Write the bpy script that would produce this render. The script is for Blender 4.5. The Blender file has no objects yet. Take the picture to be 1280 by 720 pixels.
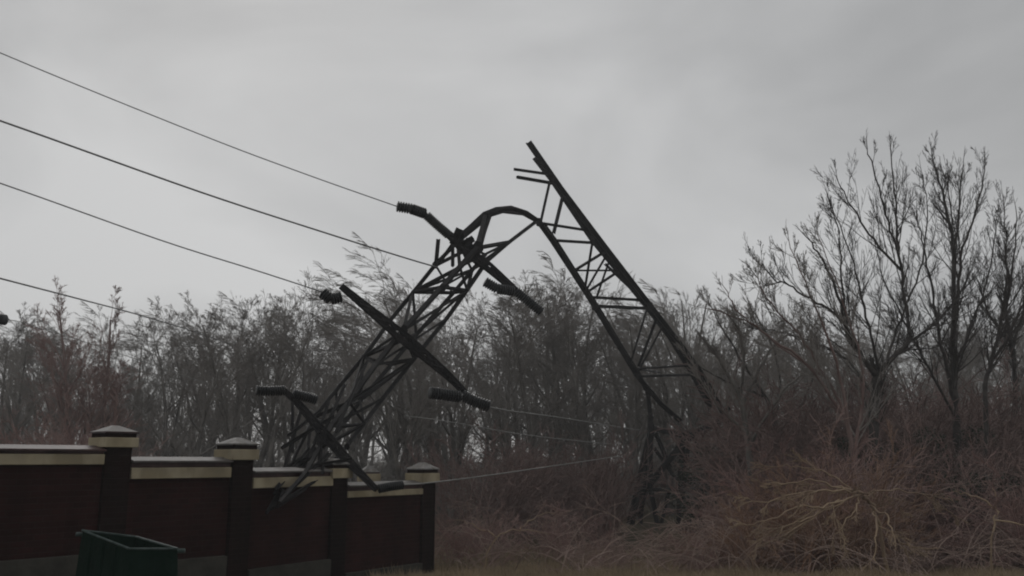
import bpy, bmesh, math, random
import numpy as np
from mathutils import Vector, Matrix
C = bpy.context.scene.collection
SC = bpy.context.scene
R = math.radians
# ------------------------------------------------------------------ camera
EYE = 1.6
PITCH = R(11.0)
F = 1108.5                      # focal length in photograph pixels (60 degrees wide)
cam = bpy.data.cameras.new('camera'); cam.sensor_width = 36; cam.lens = 36*F/1280
cam.clip_end = 3000; cam.clip_start = 0.05
co = bpy.data.objects.new('camera', cam); C.objects.link(co)
co.location = (0, 0, EYE); co.rotation_euler = (R(90)+PITCH, 0, 0)
SC.camera = co
# ------------------------------------------------------------------ sky: overcast
w = bpy.data.worlds.new('World'); SC.world = w; w.use_nodes = True
nt = w.node_tree; nt.nodes.clear(); N = nt.nodes.new; L = nt.links.new
SUN_EL, SUN_ROT = R(38), R(-20)
out = N('ShaderNodeOutputWorld'); mixs = N('ShaderNodeMixShader')
sky = N('ShaderNodeTexSky'); sky.sky_type = 'NISHITA'; sky.sun_disc = False
sky.sun_elevation = SUN_EL; sky.sun_rotation = SUN_ROT
bg1 = N('ShaderNodeBackground'); bg1.inputs['Strength'].default_value = 0.06
L(sky.outputs[0], bg1.inputs[0])
tc = N('ShaderNodeTexCoord')
mp = N('ShaderNodeMapping'); mp.inputs['Scale'].default_value = (1.0, 1.0, 1.9); mp.inputs['Rotation'].default_value = (0, R(18), 0)
L(tc.outputs['Generated'], mp.inputs[0])
nz = N('ShaderNodeTexNoise'); nz.inputs['Scale'].default_value = 2.0; nz.inputs['Detail'].default_value = 5; nz.inputs['Roughness'].default_value = 0.48
nz.inputs['Distortion'].default_value = 0.5
L(mp.outputs[0], nz.inputs[0])
rp = N('ShaderNodeValToRGB')
rp.color_ramp.elements[0].position = 0.34; rp.color_ramp.elements[0].color = (0.40, 0.402, 0.403, 1)
rp.color_ramp.elements[1].position = 0.66; rp.color_ramp.elements[1].color = (0.59, 0.591, 0.589, 1)
L(nz.outputs[0], rp.inputs[0])
# the cloud deck is thinner (brighter) towards where the sun stands behind it
dp = N('ShaderNodeVectorMath'); dp.operation = 'DOT_PRODUCT'
sd = Vector((-0.14, 0.93, 0.28)).normalized(); dp.inputs[1].default_value = sd
L(tc.outputs['Generated'], dp.inputs[0])
mr = N('ShaderNodeMapRange'); mr.inputs[1].default_value = 0.72; mr.inputs[2].default_value = 1.0
mr.inputs[3].default_value = 0.88; mr.inputs[4].default_value = 1.10
L(dp.outputs['Value'], mr.inputs[0])
bg2 = N('ShaderNodeBackground'); L(rp.outputs[0], bg2.inputs[0]); L(mr.outputs[0], bg2.inputs[1])
mixs.inputs[0].default_value = 0.95
L(bg1.outputs[0], mixs.inputs[1]); L(bg2.outputs[0], mixs.inputs[2]); L(mixs.outputs[0], out.inputs[0])
# ------------------------------------------------------------------ sun behind the cloud
sl = bpy.data.lights.new('sun', 'SUN'); sl.energy = 0.5; sl.angle = R(40); sl.color = (1, 0.97, 0.93)
so = bpy.data.objects.new('sun', sl); C.objects.link(so)
so.rotation_euler = Vector((-math.sin(-SUN_ROT)*math.cos(SUN_EL), math.cos(SUN_ROT)*math.cos(SUN_EL), math.sin(SUN_EL))).to_track_quat('Z', 'Y').to_euler()
SC.view_settings.view_transform = 'Standard'; SC.view_settings.look = 'None'
SC.view_settings.exposure = 0.0; SC.view_settings.gamma = 1.0
SC.render.engine = 'CYCLES'
SC.cycles.filter_width = 2.0
# ------------------------------------------------------------------ helpers
def pt(px, py, Y):
    """place in the world seen at photograph pixel (px,py) and Y metres in front of the camera"""
    a = (px-640)/F; b = (360-py)/F
    cp, sp = math.cos(PITCH), math.sin(PITCH)
    t = Y/(cp - b*sp)
    return Vector((a*t, Y, EYE + (sp + b*cp)*t))
def sstep(a, b, x):
    t = min(1, max(0, (x-a)/(b-a))); return t*t*(3-2*t)
def ground(x, y):
    z = -0.95*sstep(9, 24, y)
    z += 0.05*math.sin(x*0.9+y*0.31)*sstep(17, 24, y) + 0.06*math.sin(x*0.37-y*0.53)*sstep(17, 24, y)
    return z
def link(me, name, mat=None, parent=None, smooth=False):
    if mat is not None: me.materials.append(mat)
    if smooth: me.polygons.foreach_set('use_smooth', [True]*len(me.polygons))
    o = bpy.data.objects.new(name, me); C.objects.link(o)
    if parent is not None: o.parent = parent
    return o
def tag(o, label=None, cat=None, group=None, kind=None):
    if label: o['label'] = label
    if cat: o['category'] = cat
    if group: o['group'] = group
    if kind: o['kind'] = kind
    return o
def empty(name, loc=(0, 0, 0), label=None, cat=None, group=None):
    o = bpy.data.objects.new(name, None); o.location = loc; C.objects.link(o)
    o.empty_display_size = 0.3
    return tag(o, label, cat, group)
def bm_obj(bm, name, mat, parent=None, smooth=False):
    bm.normal_update()
    me = bpy.data.meshes.new(name); bm.to_mesh(me); bm.free()
    return link(me, name, mat, parent, smooth)
def raw(name, V, Fc, mat, parent=None, smooth=False):
    me = bpy.data.meshes.new(name); me.from_pydata([tuple(v) for v in V], [], Fc); me.update()
    return link(me, name, mat, parent, smooth)
# ------------------------------------------------------------------ materials
def mat(name, base, rough=0.8, c2=None, scale=6.0, detail=4, bump=0.0, bscale=None, metal=0.0, spec=0.3, rand=0.0):
    m = bpy.data.materials.new(name); m.use_nodes = True
    t = m.node_tree; b = t.nodes['Principled BSDF']
    b.inputs['Roughness'].default_value = rough; b.inputs['Metallic'].default_value = metal
    b.inputs['Specular IOR Level'].default_value = spec
    b.inputs['Base Color'].default_value = (*base, 1)
    geo = t.nodes.new('ShaderNodeNewGeometry')
    if c2 is not None:
        n = t.nodes.new('ShaderNodeTexNoise'); n.inputs['Scale'].default_value = scale; n.inputs['Detail'].default_value = detail
        t.links.new(geo.outputs['Position'], n.inputs['Vector'])
        r = t.nodes.new('ShaderNodeValToRGB')
        r.color_ramp.elements[0].position = 0.35; r.color_ramp.elements[0].color = (*base, 1)
        r.color_ramp.elements[1].position = 0.65; r.color_ramp.elements[1].color = (*c2, 1)
        t.links.new(n.outputs[0], r.inputs[0])
        t.links.new(r.outputs[0], b.inputs['Base Color'])
        if bump:
            n2 = t.nodes.new('ShaderNodeTexNoise'); n2.inputs['Scale'].default_value = bscale or scale*4; n2.inputs['Detail'].default_value = 5
            t.links.new(geo.outputs['Position'], n2.inputs['Vector'])
            bp = t.nodes.new('ShaderNodeBump'); bp.inputs['Strength'].default_value = bump; bp.inputs['Distance'].default_value = 0.02
            t.links.new(n2.outputs[0], bp.inputs['Height']); t.links.new(bp.outputs[0], b.inputs['Normal'])
    return m
M = {}
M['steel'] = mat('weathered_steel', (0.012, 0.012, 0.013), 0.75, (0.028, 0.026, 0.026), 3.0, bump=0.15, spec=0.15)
M['glass'] = mat('dark_insulator_glass', (0.012, 0.014, 0.016), 0.35, (0.03, 0.03, 0.03), 9)
M['wire'] = mat('aluminium_cable', (0.13, 0.13, 0.13), 0.6, (0.20, 0.20, 0.20), 2.0)
M['wirepale'] = mat('pale_cable', (0.20, 0.20, 0.19), 0.6, (0.28, 0.28, 0.27), 2.0)
M['bark'] = mat('grey_bark', (0.10, 0.092, 0.083), 0.95, (0.19, 0.178, 0.162), 2.0, bump=0.6)
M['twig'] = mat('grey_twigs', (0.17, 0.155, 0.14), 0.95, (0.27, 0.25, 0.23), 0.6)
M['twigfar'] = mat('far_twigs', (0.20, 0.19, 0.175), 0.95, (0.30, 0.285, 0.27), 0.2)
M['redtwig'] = mat('reddish_twigs', (0.23, 0.135, 0.12), 0.95, (0.33, 0.24, 0.215), 0.5)
M['redbark'] = mat('reddish_bark', (0.15, 0.098, 0.088), 0.95, (0.22, 0.16, 0.145), 2.0, bump=0.4)
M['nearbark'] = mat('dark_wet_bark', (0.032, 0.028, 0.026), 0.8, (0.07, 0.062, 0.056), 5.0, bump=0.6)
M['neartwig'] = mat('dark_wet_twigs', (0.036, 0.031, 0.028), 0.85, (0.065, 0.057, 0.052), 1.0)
M['straw'] = mat('straw_branches', (0.36, 0.27, 0.18), 0.95, (0.24, 0.175, 0.125), 1.2)
M['grass'] = mat('winter_grass', (0.34, 0.26, 0.17), 0.95, (0.24, 0.19, 0.125), .6)
M['rust'] = mat('rusty_canes', (0.23, 0.135, 0.09), 0.95, (0.30, 0.20, 0.145), 1.2)
M['canes'] = mat('pale_canes', (0.36, 0.27, 0.23), 0.95, (0.26, 0.19, 0.16), 1.0)
M['leafdark'] = mat('dark_green_leaves', (0.030, 0.038, 0.026), 0.8, (0.055, 0.06, 0.045), 1.2)
M['cream'] = mat('cream_render', (0.42, 0.36, 0.245), 0.85, (0.30, 0.26, 0.185), 1.8, bump=0.2)
M['coping'] = mat('maroon_coping', (0.055, 0.028, 0.028), 0.45, (0.08, 0.045, 0.043), 3.0, bump=0.15)
M['cap'] = mat('grey_cap_metal', (0.22, 0.21, 0.20), 0.6, (0.15, 0.145, 0.14), 5.0, bump=0.15)
M['capbrown'] = mat('brown_cap_metal', (0.08, 0.07, 0.066), 0.5, (0.13, 0.12, 0.11), 4.0)
def grime(m, lo=(.62, .60, .55), sc=(3, 3, 1.6)):
    t = m.node_tree; b = t.nodes['Principled BSDF']; lk = b.inputs['Base Color'].links[0].from_socket
    g = t.nodes.new('ShaderNodeNewGeometry'); mp_ = t.nodes.new('ShaderNodeMapping'); mp_.inputs['Scale'].default_value = sc
    n = t.nodes.new('ShaderNodeTexNoise'); n.inputs['Scale'].default_value = 1; n.inputs['Detail'].default_value = 6
    r_ = t.nodes.new('ShaderNodeValToRGB'); r_.color_ramp.elements[0].position = .40; r_.color_ramp.elements[0].color = (*lo, 1); r_.color_ramp.elements[1].position = .58; r_.color_ramp.elements[1].color = (1, 1, 1, 1)
    x = t.nodes.new('ShaderNodeMixRGB'); x.blend_type = 'MULTIPLY'; x.inputs[0].default_value = .75
    t.links.new(g.outputs['Position'], mp_.inputs[0]); t.links.new(mp_.outputs[0], n.inputs['Vector']); t.links.new(n.outputs[0], r_.inputs[0])
    t.links.new(lk, x.inputs[1]); t.links.new(r_.outputs[0], x.inputs[2]); t.links.new(x.outputs[0], b.inputs['Base Color'])
grime(M['cream']); grime(M['cap'], (.45, .42, .36), (7, 7, 5)); grime(M['coping'], (.5, .5, .5), (3, 3, 3))
M['concrete'] = mat('rough_concrete', (0.034, 0.033, 0.027), 0.9, (0.055, 0.052, 0.043), 4.0, bump=0.5)
M['green'] = mat('dark_green_paint', (0.0025, 0.013, 0.008), 0.75, (0.005, 0.018, 0.012), 5.0, bump=0.3, spec=0.1)
M['rim'] = mat('worn_green_rim', (0.075, 0.10, 0.095), 0.5, (0.025, 0.045, 0.04), 9.0)
def brick_mat(name, a, b, mort):
    m = bpy.data.materials.new(name); m.use_nodes = True
    t = m.node_tree; p = t.nodes['Principled BSDF']; p.inputs['Roughness'].default_value = 0.9; p.inputs['Specular IOR Level'].default_value = 0.12
    tc = t.nodes.new('ShaderNodeTexCoord'); br = t.nodes.new('ShaderNodeTexBrick')
    sx = t.nodes.new('ShaderNodeSeparateXYZ'); cx = t.nodes.new('ShaderNodeCombineXYZ'); ad = t.nodes.new('ShaderNodeMath'); ad.operation = 'ADD'
    t.links.new(tc.outputs['Object'], sx.inputs[0]); t.links.new(sx.outputs[0], ad.inputs[0]); t.links.new(sx.outputs[1], ad.inputs[1])
    t.links.new(ad.outputs[0], cx.inputs[0]); t.links.new(sx.outputs[2], cx.inputs[1])
    t.links.new(cx.outputs[0], br.inputs['Vector'])
    br.inputs['Scale'].default_value = 1.0; br.inputs['Brick Width'].default_value = 0.26; br.inputs['Row Height'].default_value = 0.077
    br.inputs['Mortar Size'].default_value = 0.006; br.inputs['Color1'].default_value = (*a, 1); br.inputs['Color2'].default_value = (*b, 1)
    br.inputs['Mortar'].default_value = (*mort, 1)
    nz = t.nodes.new('ShaderNodeTexNoise'); nz.inputs['Scale'].default_value = 1.3; nz.inputs['Detail'].default_value = 6
    t.links.new(tc.outputs['Object'], nz.inputs['Vector'])
    mx = t.nodes.new('ShaderNodeMixRGB'); mx.blend_type = 'MULTIPLY'; mx.inputs[0].default_value = 0.6
    mq = t.nodes.new('ShaderNodeMapping'); mq.inputs['Scale'].default_value = (1.6, 1.6, .35)
    t.links.new(tc.outputs['Object'], mq.inputs[0]); t.links.new(mq.outputs[0], nz.inputs['Vector'])
    rr = t.nodes.new('ShaderNodeValToRGB'); rr.color_ramp.elements[0].color = (0.35, 0.40, 0.34, 1); rr.color_ramp.elements[1].color = (1.15, 1.05, 1.05, 1)
    rr.color_ramp.elements[0].position = .35; rr.color_ramp.elements[1].position = .65
    t.links.new(nz.outputs[0], rr.inputs[0]); t.links.new(br.outputs['Color'], mx.inputs[1]); t.links.new(rr.outputs[0], mx.inputs[2])
    t.links.new(mx.outputs[0], p.inputs['Base Color'])
    bp = t.nodes.new('ShaderNodeBump'); bp.inputs['Strength'].default_value = 0.6; bp.inputs['Distance'].default_value = 0.01; bp.invert = True
    t.links.new(br.outputs['Fac'], bp.inputs['Height']); t.links.new(bp.outputs[0], p.inputs['Normal'])
    return m
M['brick'] = brick_mat('maroon_brick', (0.037, 0.013, 0.012), (0.024, 0.0095, 0.0085), (0.034, 0.020, 0.018))
M['brickpier'] = brick_mat('dark_brown_brick', (0.017, 0.009, 0.008), (0.012, 0.007, 0.006), (0.021, 0.015, 0.013))

# ground
def ground_mat():
    m = bpy.data.materials.new('leaf_litter_ground'); m.use_nodes = True
    t = m.node_tree; p = t.nodes['Principled BSDF']; p.inputs['Roughness'].default_value = 0.95; p.inputs['Specular IOR Level'].default_value = 0.15
    g = t.nodes.new('ShaderNodeNewGeometry')
    n = t.nodes.new('ShaderNodeTexNoise'); n.inputs['Scale'].default_value = 0.5; n.inputs['Detail'].default_value = 8; n.inputs['Roughness'].default_value = .65
    r = t.nodes.new('ShaderNodeValToRGB'); e = r.color_ramp.elements
    e[0].position = .3; e[0].color = (0.045, 0.036, 0.028, 1); e[1].position = .7; e[1].color = (0.12, 0.092, 0.055, 1)
    k = e.new(.5); k.color = (0.075, 0.062, 0.040, 1)
    t.links.new(g.outputs['Position'], n.inputs['Vector']); t.links.new(n.outputs[0], r.inputs[0]); t.links.new(r.outputs[0], p.inputs['Base Color'])
    n2 = t.nodes.new('ShaderNodeTexNoise'); n2.inputs['Scale'].default_value = 14; n2.inputs['Detail'].default_value = 6
    t.links.new(g.outputs['Position'], n2.inputs['Vector'])
    bp = t.nodes.new('ShaderNodeBump'); bp.inputs['Strength'].default_value = 0.9; bp.inputs['Distance'].default_value = 0.06
    t.links.new(n2.outputs[0], bp.inputs['Height']); t.links.new(bp.outputs[0], p.inputs['Normal'])
    return m
M['ground'] = ground_mat()
ys = [-40, -20, -8, 0, 4, 8] + [9+0.75*i for i in range(30)] + [33, 36, 40, 46, 55, 70, 100, 160, 300, 700, 1500]
xs = [-1500, -600, -250, -100, -60, -40] + [-30+1.2*i for i in range(51)] + [40, 60, 100, 250, 600, 1500]
V = [(x, y, ground(x, y)) for y in ys for x in xs]; nx = len(xs)
Fc = [(j*nx+i, j*nx+i+1, (j+1)*nx+i+1, (j+1)*nx+i) for j in range(len(ys)-1) for i in range(nx-1)]
tag(raw('ground', V, Fc, M['ground'], smooth=True), kind='structure')

# ------------------------------------------------------------------ the brick fence
PW = 0.37
piers = [(-16, 10.85), (138, 12.6), (294, 14.1), (416, 15.95), (528, 17.9)]
pos = []
for px, Y in piers: pos.append(Vector((pt(px, 600, Y).x, Y, 0)))
pos[0] = pos[1] + (pos[1]-pos[2])*1.35
pos.insert(0, pos[0] + (pos[0]-pos[1]))
fence = empty('brick_wall', (pos[3].x, pos[3].y, ground(pos[3].x, pos[3].y)), 'dark brown brick boundary wall with cream bands, stepping down beside the wood', 'wall')
fl = fence.location
def box_between(a, b, half, z0a, z1a, z0b=None, z1b=None, off=0.0):
    """a bar from a to b (xy), half thickness, z ranges at both ends"""
    z0b = z0a if z0b is None else z0b; z1b = z1a if z1b is None else z1b
    d = Vector((b.x-a.x, b.y-a.y, 0)).normalized(); n = Vector((-d.y, d.x, 0))
    bm = bmesh.new(); vs = []
    for p, z0, z1 in ((a, z0a, z1a), (b, z0b, z1b)):
        for s in (-1, 1):
            for z in (z0, z1):
                vs.append(bm.verts.new(Vector((p.x, p.y, z)) + n*(s*half+off) - Vector(fl)))
    for f in ((0, 1, 3, 2), (4, 6, 7, 5), (0, 4, 5, 1), (2, 3, 7, 6), (0, 2, 6, 4), (1, 5, 7, 3)): bm.faces.new([vs[i] for i in f])
    bmesh.ops.recalc_face_normals(bm, faces=bm.faces)
    return bm
def bevelled(bm, w=0.012):
    bmesh.ops.bevel(bm, geom=bm.edges[:], offset=w, segments=2, affect='EDGES', profile=0.6); return bm
def frustum(c, d, hb, ht, z0, z1):
    n = Vector((-d.y, d.x, 0)); bm = bmesh.new(); vs = []
    for h, z in ((hb, z0), (ht, z1)):
        for s, t in ((-1, -1), (1, -1), (1, 1), (-1, 1)): vs.append(bm.verts.new(Vector((c.x, c.y, z)) + d*s*h + n*t*h - Vector(fl)))
    bm.faces.new(vs[0:4]); bm.faces.new(vs[4:8])
    for i in range(4): bm.faces.new((vs[i], vs[(i+1) % 4], vs[4+(i+1) % 4], vs[4+i]))
    bmesh.ops.recalc_face_normals(bm, faces=bm.faces); return bm
# photograph rows of the pier cap: top of cap, cap eave, cream top, cream bottom ; per pier
caprows = {2: (532, 541, 546.5, 559), 3: (547, 556, 561.5, 575), 4: (573, 581, 585.5, 598), 5: (578, 587, 591.5, 604)}
def zrow(px, py, Y): return pt(px, py, Y).z
pier_info = []
for i, p in enumerate(pos):
    d = (pos[min(i+1, 5)]-pos[max(i-1, 0)]).normalized()
    if i in caprows:
        px, Y = piers[i-1]; Yf = p.y - 0.28
        zt, ze, zc1, zc0 = [zrow(px, r, Yf) for r in caprows[i]]
        zt = zrow(px, caprows[i][0], p.y)
    else:
        zt, ze, zc1, zc0 = [v + 0.22*(2-i) for v in pier_info[-1][0:4]] if pier_info else (2.6, 2.48, 2.46, 2.3)
    pier_info.append((zt, ze, zc1, zc0, d))
# unseen piers left of the frame follow the step of the first visible one
for i in (1, 0):
    a = pier_info[2]; s = 0.13*(2-i); pier_info[i] = (a[0]+s, a[1]+s, a[2]+s, a[3]+s, pier_info[i][4])
for i, p in enumerate(pos):
    zt, ze, zc1, zc0, d = pier_info[i]; g = ground(p.x, p.y)
    bm = frustum(p, d, PW/2, PW/2, g-0.4, zc0+0.003)
    bevelled(bm, 0.008)
    po = bm_obj(bm, 'pier', M['brickpier'], fence)
    bm_obj(bevelled(frustum(p, d, PW/2+0.06, PW/2+0.06, zc0, zc1)), 'pier_band', M['cream'], po)
    bm_obj(frustum(p, d, PW/2+0.03, PW/2+0.03, zc1-0.002, ze), 'cap_bed', M['brickpier'], po)
    cb = frustum(p, d, PW/2+0.05, 0.04, ze+0.02, zt)
    cap = bm_obj(cb, 'pier_cap', M['capbrown'] if i <= 2 else M['cap'], po)
    bm_obj(frustum(p, d, PW/2+0.055, PW/2+0.055, ze-0.001, ze+0.021), 'cap_rim', M['coping'] if i <= 2 else M['cap'], po)
    bm_obj(bevelled(frustum(p, d, PW/2+0.05, PW/2+0.05, g-0.4, g+0.06)), 'pier_base', M['concrete'], po)
# panels: rows (coping top, coping bottom/band top, band bottom) measured at the left end and right end
prow = {1: ((50, 559), 567, 581, 699), 2: ((220, 574), 584, 598, 701), 3: ((360, 587), 596, 609, 706), 4: ((480, 604), 612, 620, 710)}
for i in range(5):
    a, b = pos[i], pos[i+1]; d = (b-a).normalized()
    a2 = a + d*(PW/2-0.02); b2 = b - d*(PW/2-0.02)
    k = i if i in prow else None
    if k:
        (px, y0), y1, y2, y3 = prow[k]
        # depth of the wall's face at that pixel column
        ax = (px-640)/F/math.cos(PITCH)*1.0
        best = min((abs(pt(px, y1, (a+(b-a)*t/100).y).x-(a+(b-a)*t/100).x), t) for t in range(0, 101))[1]/100
        Y = (a+(b-a)*best).y-0.2
        zc, zb1, zb0, zp = [zrow(px, r, Y) for r in (y0, y1, y2, y3)]
    else:
        zc, zb1, zb0, zp = [v+0.13*(1-i) for v in (1.69, 1.60, 1.45, 0.12)]
    bm_obj(box_between(a2, b2, 0.12, zp-0.01, zb1), 'wall_panel', M['brick'], fence)
    wp = fence.children[-1]
    e1 = a + d*(PW/2+0.012); e2 = b - d*(PW/2+0.012)
    bm_obj(bevelled(box_between(e1, e2, 0.20, zb0, zb1-0.003)), 'cream_band', M['cream'], wp)
    bm_obj(bevelled(box_between(e1, e2, 0.17, zb1-0.002, zc-0.03)), 'coping_bed', M['coping'], wp)
    # ridged coping
    bm = bmesh.new(); n = Vector((-d.y, d.x, 0)); vs = []
    for p in (e1, e2):
        for s, z in ((-0.23, zc-0.045), (-0.23, zc-0.02), (0, zc+0.035), (0.23, zc-0.02), (0.23, zc-0.045)):
            vs.append(bm.verts.new(Vector((p.x, p.y, z))+n*s-Vector(fl)))
    bm.faces.new(vs[0:5]); bm.faces.new(vs[5:10])
    for q in range(5): bm.faces.new((vs[q], vs[(q+1) % 5], vs[5+(q+1) % 5], vs[5+q]))
    bmesh.ops.recalc_face_normals(bm, faces=bm.faces)
    bm_obj(bm, 'coping', M['capbrown'] if i > 1 else M['coping'], wp)
    g = min(ground(a.x, a.y), ground(b.x, b.y))
    bm_obj(bevelled(box_between(e1, e2, 0.22, g-0.5, zp)), 'plinth', M['concrete'], fence)
# the wall's return behind: one pier of it shows above the coping
rp_ = Vector((pt(461, 600, 22.5).x, 22.5, 0)); dd = (rp_-pos[5]).normalized(); g = ground(rp_.x, rp_.y)
z = [zrow(461, r, 22.5) for r in (582, 590, 592, 602)]
ret = empty('wall_return', (rp_.x, rp_.y, g), 'short brown return wall with one cream capped pier, behind the last wall panel', 'wall')
fl = ret.location
bm = frustum(rp_, dd, PW/2, PW/2, g-0.4, z[3]); po = bm_obj(bm, 'pier', M['brickpier'], ret)
bm_obj(bevelled(frustum(rp_, dd, PW/2+.06, PW/2+.06, z[3]-.003, z[2])), 'pier_band', M['cream'], po)
bm_obj(frustum(rp_, dd, PW/2+.03, PW/2+.03, z[2]-.002, z[1]), 'cap_bed', M['coping'], po)
bm_obj(frustum(rp_, dd, PW/2+.05, .04, z[1], z[0]), 'pier_cap', M['cap'], po)
rw = bm_obj(box_between(pos[5]-dd*-0.35, rp_-dd*0.24, 0.12, g-0.4, zrow(480, 618, 20)), 'wall_panel', M['brick'], ret)

# ------------------------------------------------------------------ the green refuse container
cA, cB, cC, cD = pt(103, 663, 9.6), pt(162, 686, 8.8), pt(222, 686, 8.95), pt(170, 671, 9.75)
gz = ground(-4, 9)
bin_ = empty('refuse_container', (-4, 9.2, gz), 'open dark green metal refuse container with worn rim, in front of the brick wall', 'container')
o0 = Vector(bin_.location)
ctr = (cA+cB+cC+cD)/4
def low(p, s, z): v = Vector((ctr.x+(p.x-ctr.x)*s, ctr.y+(p.y-ctr.y)*s, z)); return v
top = [cA, cB, cC, cD]
def shell(name, faces, mat_, th):
    bm = bmesh.new()
    for f in faces: bm.faces.new([bm.verts.new(v-o0) for v in f])
    bmesh.ops.remove_doubles(bm, verts=bm.verts, dist=1e-5)
    bmesh.ops.recalc_face_normals(bm, faces=bm.faces)
    bmesh.ops.solidify(bm, geom=bm.faces[:], thickness=th)
    return bm_obj(bm, name, mat_, bin_)
zb = gz+0.12
SL = 1.10
botm = [low(p, SL, zb) for p in top]
body = shell('body', [[top[i], top[(i+1) % 4], botm[(i+1) % 4], botm[i]] for i in range(4)] + [botm], M['green'], 0.008)
def bar(name, pts, rr, mat_, parent, off, k=6):
    V = []; Fc = []
    pts = [Vector(p) for p in pts]
    for i, p in enumerate(pts):
        t = (pts[min(i+1, len(pts)-1)]-pts[max(i-1, 0)]).normalized()
        u = t.cross(Vector((0.03, 0.02, 1))).normalized(); v = t.cross(u)
        r_ = rr[i] if isinstance(rr, (list, tuple)) else rr
        for j in range(k):
            a = 2*math.pi*j/k; V.append(p + (u*math.cos(a)+v*math.sin(a))*r_ - off)
    for i in range(len(pts)-1):
        for j in range(k): Fc.append((i*k+j, i*k+(j+1) % k, (i+1)*k+(j+1) % k, (i+1)*k+j))
    Fc.append(tuple(range(k))); Fc.append(tuple(range((len(pts)-1)*k, len(pts)*k)))
    return raw(name, V, Fc, mat_, parent, smooth=k > 4)
for i in range(4):
    bar('rim', [top[i], top[(i+1) % 4]], 0.012, M['rim'], bin_, o0)
for i in range(4):     # ribs pressed on the walls
    a0, a1, b0, b1 = top[i], top[(i+1) % 4], botm[i], botm[(i+1) % 4]
    nr = 3 if i % 2 == 0 else 1
    for q in range(nr):
        t = (q+1)/(nr+1)
        bar('rib', [a0.lerp(a1, t)+Vector((0, 0, -0.03)), b0.lerp(b1, t)], 0.018, M['green'], bin_, o0, 4)
bar('lifting_pin', [cC+Vector((0.0, 0, -0.02)), cC+Vector((0.07, 0.01, -0.02))], 0.022, M['rim'], bin_, o0, 8)
bar('lifting_pin', [cA+Vector((-0.06, 0, -0.04)), cA+Vector((0.01, 0.0, -0.04))], 0.022, M['rim'], bin_, o0, 8)
for i in range(4):
    v = low(top[i], 1.0, gz+0.07)
    bar('wheel', [v+Vector((-0.02, 0, 0)), v+Vector((0.02, 0, 0))], 0.07, M['glass'], bin_, o0, 12)

# ------------------------------------------------------------------ the collapsed pylon
def angle_bar(name, a, b, w_, th, parent, off, spin=0.0):
    """a rolled-steel L section from a to b"""
    a, b = Vector(a), Vector(b); t = (b-a).normalized()
    u = t.cross(Vector((0, 1, 0.2))).normalized(); v = t.cross(u)
    c, s = math.cos(spin), math.sin(spin); u, v = u*c+v*s, v*c-u*s
    prof = [(0, 0), (w_, 0), (w_, th), (th, th), (th, w_), (0, w_)]
    V = [p + u*(x-w_*.35)+v*(y-w_*.35) - off for p in (a, b) for x, y in prof]
    Fc = [(i, (i+1) % 6, 6+(i+1) % 6, 6+i) for i in range(6)] + [(5, 4, 3, 2, 1, 0), (6, 7, 8, 9, 10, 11)]
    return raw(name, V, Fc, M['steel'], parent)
pyl = empty('pylon', pt(830, 652, 36), 'collapsed lattice power pylon, stump leaning left and head folded down onto the wall', 'pylon')
P0 = Vector(pyl.location)
def poly(name, pts, w_, parent=pyl, spin=0.3):
    """a chord of the lattice, one L section following its bends"""
    P = [pt(*p) for p in pts]; ws = w_ if isinstance(w_, (list, tuple)) else [w_]*len(P)
    V = []; Fc = []; u0 = None
    for i, p in enumerate(P):
        t = (P[min(i+1, len(P)-1)]-P[max(i-1, 0)]).normalized()
        if u0 is None: u0 = t.cross(Vector((0, 1, 0.2))).normalized(); u0 = u0*math.cos(spin)+t.cross(u0)*math.sin(spin)
        u0 = (u0 - t*u0.dot(t)).normalized(); v = t.cross(u0); q = ws[i]; th = q*0.22
        for x, y in [(0, 0), (q, 0), (q, th), (th, th), (th, q), (0, q)]: V.append(p+u0*(x-q*.35)+v*(y-q*.35)-P0)
    for i in range(len(P)-1):
        for j in range(6): Fc.append((i*6+j, i*6+(j+1) % 6, (i+1)*6+(j+1) % 6, (i+1)*6+j))
    Fc.append((5, 4, 3, 2, 1, 0)); n = (len(P)-1)*6; Fc.append(tuple(range(n, n+6)))
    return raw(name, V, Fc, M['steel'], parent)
def brace(a, b, w_=0.075, name='brace', spin=0.8, parent=pyl):
    return angle_bar(name, pt(*a) if not isinstance(a, Vector) else a, pt(*b) if not isinstance(b, Vector) else b, w_, w_*0.22, parent, P0, spin)
# standing, leaning stump -- four legs
poly('leg', [(660, 178, 31.6), (700, 236, 31.7), (755, 309, 32.0), (812, 383, 32.8), (850, 432, 33.6), (872, 462, 34.2), (893, 496, 34.8), (925, 560, 35.6)], 0.20)
poly('leg', [(669, 196, 34.2), (690, 223, 34.3), (742, 300, 34.6), (806, 378, 35.2), (838, 420, 36.0), (866, 466, 36.8), (890, 510, 37.2)], 0.20, spin=1.2)
poly('leg', [(570, 302, 28.4), (590, 284, 29.0), (607, 268, 29.4), (622, 262, 29.9), (641, 260, 30.4), (656, 265, 30.9), (672, 276, 31.4), (690, 301, 31.7), (718, 344, 32.2), (745, 386, 32.8), (778, 440, 33.4), (795, 468, 33.8), (825, 504, 34.4), (850, 526, 34.8)], 0.19, spin=0.1)
poly('leg', [(597, 312, 27.8), (603, 290, 28.8), (610, 270, 29.8), (630, 264, 31.2), (655, 267, 32.6), (680, 281, 33.8), (694, 300, 34.2), (722, 344, 34.6), (750, 388, 35.2), (781, 440, 35.8), (799, 468, 36.2), (810, 492, 36.6), (813, 522, 36.8)], 0.18, spin=1.0)
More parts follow.
